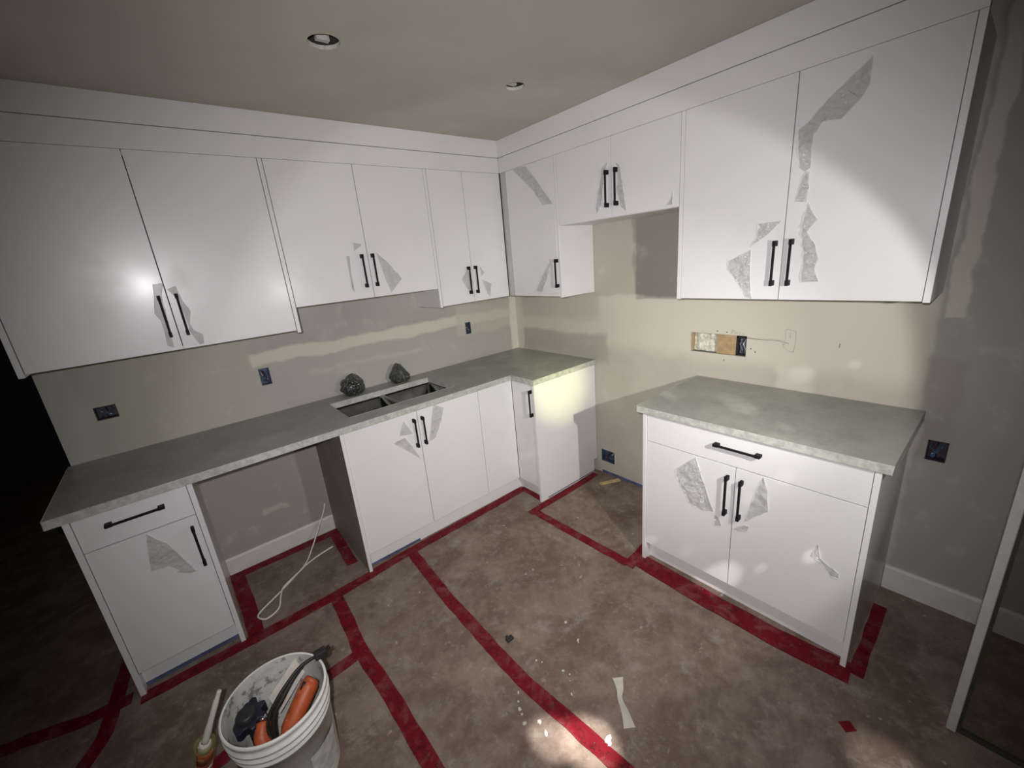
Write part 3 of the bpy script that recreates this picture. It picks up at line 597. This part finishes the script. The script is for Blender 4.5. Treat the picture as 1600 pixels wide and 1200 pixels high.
# ------------------------------------------------------------------ tape on the floor
def tape(pts, width, label, z=.0012, seed=0):
    """strip of tape lying on the floor along pts, slightly ragged edges"""
    P = [Vector((x, y, 0)) for x, y in pts]; D = []
    for a, b in zip(P, P[1:]):
        n = max(2, int((b-a).length/.02)); D += [a.lerp(b, k/n) for k in range(n)]
    D.append(P[-1]); mb = MB(); rows = []
    for i, p in enumerate(D):
        t_ = (D[min(i+2, len(D)-1)]-D[max(i-2, 0)]).normalized(); s = Vector((-t_.y, t_.x, 0))
        e1 = .004*noise.noise(p*14+Vector((seed, 1, 0))); e2 = .004*noise.noise(p*14+Vector((seed, 9, 0))); zz = z+.0006*(1+noise.noise(p*30))
        q = p+s*.004*noise.noise(p*3+Vector((0, seed, 0)))
        rows.append([mb.b.verts.new((q+s*(width/2+e1)).to_tuple()[:2]+(zz,)), mb.b.verts.new((q-s*(width/2+e2)).to_tuple()[:2]+(zz,)), mb.b.verts.new((q-s*(width/2+e2)).to_tuple()[:2]+(0.0002,)), mb.b.verts.new((q+s*(width/2+e1)).to_tuple()[:2]+(0.0002,))])
    for a, b in zip(rows, rows[1:]):
        for k in range(4): mb.b.faces.new((a[k], a[(k+1) % 4], b[(k+1) % 4], b[k]))
    mb.b.faces.new(rows[0]); mb.b.faces.new(rows[-1][::-1])
    return tag(mb.build('floor_tape', M['tape']), label, 'tape', 'red tape strips on the floor')
tape([(-2.84, -.635), (-2.41, -.650), (-2.03, -.655), (-1.55, -.628), (-1.0, -.622), (-.60, -.612)], .062, 'long red tape strip along the toe of the sink-wall cabinets', .0030, 1)
tape([(-1.545, -.64), (-1.579, -1.10), (-1.588, -1.509), (-1.588, -1.717), (-1.566, -1.971), (-1.55, -2.229), (-1.55, -2.6)], .062, 'red tape strip running from the sink cabinet toward the viewer, mid-floor', .0012, 2)
tape([(-2.016, -.672), (-2.040, -1.062), (-2.026, -1.385), (-2.025, -1.658), (-2.018, -2.1)], .062, 'red tape strip running toward the viewer right of the white bucket', .0012, 3)
tape([(-2.045, -1.100), (-2.217, -1.115), (-2.63, -1.175), (-3.0, -1.21)], .058, 'red tape strip passing behind and under the bucket', .0022, 4)
tape([(-2.405, -.03), (-2.395, -.35), (-2.395, -.62)], .072, 'short red tape strip along the left side of the dishwasher gap', .0012, 5)
tape([(-2.44, -.050), (-2.1, -.055), (-1.82, -.055)], .060, 'red tape strip against the baseboard in the dishwasher gap', .0024, 6)
tape([(-1.835, -.03), (-1.845, -.25), (-1.855, -.47)], .062, 'short red tape strip along the right side of the dishwasher gap', .0036, 7)
tape([(-.585, -.60), (-.592, -.84)], .055, 'tiny red tape strip in front of the narrow corner door', .0044, 13)
tape([(-.775, -.885), (-.42, -.888), (-.06, -.880)], .055, 'red tape strip along the corner end panel at the back of the stove gap', .0012, 8)
tape([(-.735, -.90), (-.728, -1.3), (-.722, -1.63)], .055, 'red tape strip across the open front of the stove gap', .0024, 9)
tape([(-.74, -1.645), (-.50, -1.628), (-.20, -1.625)], .058, 'red tape strip along the right side of the stove gap', .0036, 10)
tape([(-.655, -1.66), (-.668, -2.053), (-.665, -2.329), (-.640, -2.60)], .105, 'wide worn red tape strip along the toe of the short-counter cabinet', .0048, 11)
tape([(-.63, -2.615), (-.42, -2.612), (-.16, -2.608)], .045, 'thin red tape strip beside the right end of the short-counter cabinet', .0012, 12)
tape([(-3.45, -.47), (-3.2, -.52), (-3.028, -.585), (-2.87, -.60)], .065, 'dim red tape strip on the dark floor left of the cabinets', .0012, 14)
tape([(-3.06, -.93), (-2.95, -.72), (-2.915, -.50), (-2.885, -.28)], .055, 'dim red tape strip crossing another on the dark floor at left', .0024, 15)
tape([(-.885, -2.63), (-.855, -2.655)], .035, 'small scrap of red tape on the dim floor right of the short cabinet', .0012, 16)
def btape(a, b, label, h=.018):
    mb = MB(); mb.box(a, b); return tag(mb.build('painter_tape', M['bluetape']), label, 'tape', 'blue tape lines at the cabinet feet')
btape((-2.459, -TO-.0015, .0005), (-2.82, -TO-.0005, .020), 'blue tape line at the foot of the left-end base cabinet')
btape((-1.787, -TO-.0015, .0005), (-1.45, -TO-.0005, .016), 'blue tape line at the foot of the sink cabinet')
btape((-.0006, -.90, .0005), (-.0018, -1.27, .022), 'blue tape line at the bottom of the wall in the stove gap')
btape((-.04, -.8505, .0065), (-.56, -.8515, .014), 'blue tape line at the foot of the corner end panel')
# ------------------------------------------------------------------ cable loop in the dishwasher gap
def cr(P, n=8):
    P = [Vector(p) for p in P]; Q = []
    for i in range(len(P)-1):
        a, b, c, d = P[max(i-1, 0)], P[i], P[i+1], P[min(i+2, len(P)-1)]
        for k in range(n):
            t_ = k/n; Q.append(.5*((2*b)+(c-a)*t_+(2*a-5*b+4*c-d)*t_*t_+(3*b-a-3*c+d)*t_**3))
    return Q+[P[-1]]
mb = MB(); z = .007
mb.tube(cr([(-1.838, -.003, .208), (-1.862, -.035, .170), (-1.925, -.09, .100), (-2.00, -.17, .035), (-2.075, -.265, z), (-2.234, -.398, z), (-2.344, -.475, z), (-2.368, -.515, z), (-2.335, -.559, z), (-2.273, -.528, z), (-2.245, -.446, z+.004), (-2.214, -.385, z+.010), (-2.11, -.31, z+.006), (-2.064, -.275, z+.004), (-1.978, -.235, z), (-1.890, -.215, z)]), .0045, 8)
tag(mb.build('electrical_cable', M['wirew']), 'thin white cable looped on the floor inside the dishwasher gap', 'cable')
# ------------------------------------------------------------------ clear panel with white edge at the right
t = thing('glass_panel', 'clear panel with a white upright edge standing at the far right', 'glass panel', (-.63, -2.87, 0))
mb = MB(); mb.box((-.642, -2.886, .0), (-.612, -2.863, 2.30)); mb.build('edge_strip', M['trim'], t, .002, 1)
mb = MB(); mb.box((-.632, -2.8955, .0), (-.617, -2.886, 2.30)); mb.build('side_strip', M['thin_strip'], t)  # narrow dark strip next to the white edge
mb = MB(); mb.box((-.628, -3.72, .014), (-.622, -2.895, 2.30)); mb.build('pane', M['glass'], t)
mb = MB(); mb.box((-.633, -3.72, 0), (-.617, -2.895, .014)); mb.build('bottom_seal', M['thin_strip'], t)
mb = MB(); mb.box((-.642, -3.745, 0), (-.612, -3.72, 2.30)); mb.build('edge_strip', M['trim'], t, .002, 1)
# ------------------------------------------------------------------ bucket of tools
BX, BY = -2.384, -1.422
bk = thing('plaster_bucket', 'large dirty white plastic bucket full of tools on the floor', 'bucket', (BX, BY, 0))
prof = [(.0005, .012), (.126, .012), (.129, 0), (.133, 0), (.135, .02), (.1485, .275), (.153, .277), (.153, .283), (.150, .286), (.151, .300), (.157, .302), (.157, .308), (.152, .311), (.153, .326), (.1595, .328), (.1595, .335), (.154, .338), (.1545, .355), (.158, .358), (.159, .368), (.156, .372), (.151, .370)]
mb = MB(); mb.lathe(prof, 72, (BX, BY, 0)); mb.build('bucket_wall', M['bucketw'], bk)
mb = MB(); mb.lathe([(.1512, .3695), (.148, .34), (.1345, .05), (.128, .016), (.0005, .0155)], 72, (BX, BY, 0)); mb.build('inner_lining', M['bucketin'], bk)
mb = MB(); 
for k in range(14):
    a0 = math.radians(-75+k*3.2); a1 = math.radians(-75+(k+1)*3.2); r0, r1 = .1368, .1432
    mb.quad([(BX+(r0+.0012)*math.cos(a0), BY+(r0+.0012)*math.sin(a0), .06), (BX+(r0+.0012)*math.cos(a1), BY+(r0+.0012)*math.sin(a1), .06), (BX+(r1+.0050)*math.cos(a1), BY+(r1+.0050)*math.sin(a1), .2), (BX+(r1+.0050)*math.cos(a0), BY+(r1+.0050)*math.sin(a0), .2)])
mb.build('worn_label', plain('faded_grey_label', (.55, .55, .56), .6, var=.2, scale=30), bk)
# tools in it, leaning on the wall of the bucket
mb = MB(); ax = [(-2.405, -1.480, .135), (-2.398, -1.478, .205), (-2.372, -1.462, .250), (-2.325, -1.438, .292), (-2.283, -1.412, .318), (-2.268, -1.404, .326)]
mb.tube(cr(ax, 5), [.024]*4+[.026]*6+[.030]*6+[.031]*5+[.027]*3+[.022]*2, 18)
t = thing('power_tool', 'orange power tool lying at the right side inside the bucket', 'power tool', (-2.40, -1.48, .13))
mb.build('body', M['orange'], t)
mb = MB(); mb.tube([(-2.404, -1.482, .16), (-2.402, -1.482, .205)], [.0275, .0285], 18); mb.build('grip_band', M['rubber'], t)
mb = MB(); mb.tube([(-2.310, -1.425, .330), (-2.292, -1.416, .343)], .008, 10); mb.build('switch', M['dark'], t)
mb = MB(); mb.tube(cr([(-2.41, -1.47, .15), (-2.43, -1.43, .24), (-2.418, -1.425, .305), (-2.386, -1.420, .345), (-2.345, -1.408, .372), (-2.295, -1.392, .390), (-2.245, -1.385, .388), (-2.225, -1.384, .380)]), .0055, 8); c_ = mb.build('power_cord', M['rubber'], t)
mb = MB(); mb.tube(cr([(-2.42, -1.44, .22), (-2.405, -1.43, .30), (-2.372, -1.42, .335), (-2.325, -1.398, .366), (-2.28, -1.388, .392)]), .0055, 8); mb.build('power_cord', M['rubber'], t)
mb = MB(); mb.box((-2.245, -1.400, .376), (-2.205, -1.372, .402)); mb.tube([(-2.207, -1.380, .392), (-2.190, -1.377, .391)], .003, 6); mb.tube([(-2.207, -1.392, .392), (-2.190, -1.389, .391)], .003, 6); mb.build('plug', M['rubber'], c_, .004, 2)
t = thing('power_tool', 'second orange tool handle under the black knob inside the bucket', 'power tool', (-2.43, -1.44, .12))
mb = MB(); mb.tube(cr([(-2.400, -1.435, .10), (-2.430, -1.440, .18), (-2.452, -1.424, .232), (-2.438, -1.386, .262)], 5), .024, 16); mb.build('handle_body', M['orange'], t)
mb = MB(); mb.tube([(-2.438, -1.387, .264), (-2.433, -1.370, .272)], .013, 14); mb.build('collar', M['chrome'], t)
t = thing('lobed_knob', 'black toothed knob-like tool head at the left inside the bucket', 'tool head', (-2.476, -1.335, .23))
mb = MB(); n = 80; top = []; bot = []
for k in range(n):
    a = 2*math.pi*k/n; rr = .052+.007*max(-1, min(1, 2.2*math.sin(8*a)))
    top.append(mb.b.verts.new((-2.476+rr*math.cos(a), -1.345+rr*math.sin(a), .290+.12*rr*math.sin(a)))); bot.append(mb.b.verts.new((-2.476+rr*math.cos(a), -1.345+rr*math.sin(a), .255)))
mb.b.faces.new(top); mb.b.faces.new(bot[::-1])
for k in range(n): mb.b.faces.new((top[k], bot[k], bot[(k+1) % n], top[(k+1) % n]))
mb.build('toothed_ring', M['navy'], t, .002, 1)
mb = MB(); mb.lathe([(.031, -.020), (.031, .010), (.024, .016), (.0005, .017)], 28, (-2.476, -1.345, .287)); mb.build('hub', M['dark'], t)
mb = MB(); mb.lathe([(.014, -.10), (.014, 0)], 16, (-2.470, -1.350, .255), True); mb.build('shaft', M['dark'], t)
t = thing('socket_bit', 'small shiny chrome socket beside the toothed knob in the bucket', 'socket', (-2.509, -1.300, .28))
mb = MB(); mb.lathe([(.013, 0), (.0165, .003), (.0165, .032), (.014, .035), (.009, .035), (.009, .015), (.0004, .015)], 24, (-2.500, -1.306, .286)); mb.build('socket', M['chrome'], t)
mb = MB(); mb.lathe([(.007, -.06), (.007, 0)], 16, (-2.500, -1.306, .29), True); mb.build('shank', M['dark'], t)
mb = MB(); c0 = Vector((-2.345, -1.322, .285)); u = Vector((.070, .022, .048)); v = Vector((-.028, .020, .078))*.7; nn = u.cross(v).normalized()*.004
mb.prism([c0-u*.8-v*.6, c0+u-v*.6, c0+u*1.02+v*.5, c0-u*.7+v*.62], nn)
tag(mb.build('paper_scrap', M['paper'], None, .001, 1), 'cream card scrap standing against the inside wall of the bucket', 'card')
# ------------------------------------------------------------------ caulking tube
t = thing('caulking_tube', 'red and white caulking tube with long nozzle leaning by the bucket', 'caulking tube', (-2.66, -1.16, 0))
A0, A1 = Vector((-2.652, -1.188, .004)), Vector((-2.606, -1.262, .205)); d_ = (A1-A0).normalized()
def seg(nm, a, b, r0, r1, mat, extra=None):
    mb = MB(); mb.tube([A0+d_*a, A0+d_*b], [r0, r1], 24); return mb.build(nm, mat, t)
L_ = (A1-A0).length
seg('cartridge', 0, L_*.52, .0245, .0245, M['redlabel']); seg('white_band', L_*.30, L_*.42, .0249, .0249, M['tube']); seg('upper_label', L_*.52, L_*.86, .0245, .0245, M['redlabel']); seg('shoulder', L_*.86, L_, .0245, .0150, M['tube'])
mb = MB(); mb.tube(cr([A1, A1+Vector((.030, .010, .055)), A1+Vector((.068, .030, .118)), A1+Vector((.078, .034, .134))], 4), [.0115]*4+[.0095]*4+[.0075]*4+[.006], 14); mb.build('nozzle', M['tube'], t)
seg('plastic_sleeve', L_*.50, L_*.98, .030, .031, mk_film('yellow_sleeve_film', .35, (.42, .38, .12)))
# ------------------------------------------------------------------ bits on the floor
mb = MB(); cl = cr([(-1.300, -1.985, .002), (-1.335, -2.022, .006), (-1.368, -2.045, .010), (-1.392, -2.085, .006), (-1.425, -2.128, .002)], 6); n = len(cl); pr = None
for i, p in enumerate(cl):
    q_ = i/(n-1); wd = .009+.013*abs(2*q_-1)**1.5; s = Vector((.80, -.60, 0)); r_ = [mb.b.verts.new(p+s*wd), mb.b.verts.new(p-s*wd), mb.b.verts.new(p-s*wd-Vector((0, 0, .001))), mb.b.verts.new(p+s*wd-Vector((0, 0, .001)))]
    if pr: [mb.b.faces.new((pr[k], pr[(k+1) % 4], r_[(k+1) % 4], r_[k])) for k in range(4)]
    pr = r_
tag(mb.build('tape_scrap', M['scrap']), 'pale curled strip of masking scrap on the floor mid-right', 'scrap')
mb = MB(); mb.box((-1.522, -1.548, 0), (-1.487, -1.526, .012)); mb.box((-1.512, -1.526, 0), (-1.500, -1.513, .009)); tag(mb.build('plastic_clip', M['dark'], None, .002, 1), 'small black plastic clip on the floor by the middle tape strip', 'plastic clip')
mb = MB(); d0 = Vector((-.165, -1.005, 0)); e0 = Vector((-.02, -1.075, 0)); s = Vector((.008, .016, 0)); mb.prism([d0-s, e0-s, e0+s, d0+s], (0, 0, .007)); tag(mb.build('wood_shim', M['tan'], None, .001, 1), 'small yellow wood shim lying at the back of the stove gap', 'wood shim')
mb = MB()
for i, (x, y) in enumerate([(-1.251, -1.653), (-1.283, -1.757), (-1.29, -1.765), (-1.659, -1.774), (-1.674, -1.799), (-1.487, -1.697), (-1.438, -1.81), (-1.65, -1.885), (-1.694, -1.851), (-1.486, -1.9), (-1.511, -2.097), (-1.635, -1.747), (-1.475, -1.72), (-1.43, -1.84), (-1.45, -1.86), (-1.66, -1.93), (-1.52, -2.11), (-1.68, -1.82)]):
    n = 14; r_ = [.008, .006, .004, .006, .010, .006, .007, .011, .008, .005, .013, .005, .004, .004, .003, .009, .008, .006][i]; st = random.uniform(1, 2.2); an = random.uniform(0, 3); pts = []
    for k in range(n):
        a = 2*math.pi*k/n; rr = .72*r_*(1+.45*noise.noise(Vector((math.cos(a)*1.5+i*3, math.sin(a)*1.5, i)))); px, py = rr*math.cos(a)*st, rr*math.sin(a)
        pts.append((x+px*math.cos(an)-py*math.sin(an), y+px*math.sin(an)+py*math.cos(an), .0002))
    a = [mb.b.verts.new(p) for p in pts]; b = [mb.b.verts.new((x+(p[0]-x)*.7, y+(p[1]-y)*.7, .003)) for p in pts]
    mb.b.faces.new(b); mb.b.faces.new(a[::-1])
    for k in range(n): mb.b.faces.new((a[k], a[(k+1) % n], b[(k+1) % n], b[k]))
tag(mb.build('plaster_splatter', M['splat']), 'scattered dried white plaster drips on the floor around the middle tape', 'plaster splatter', None, 'stuff')
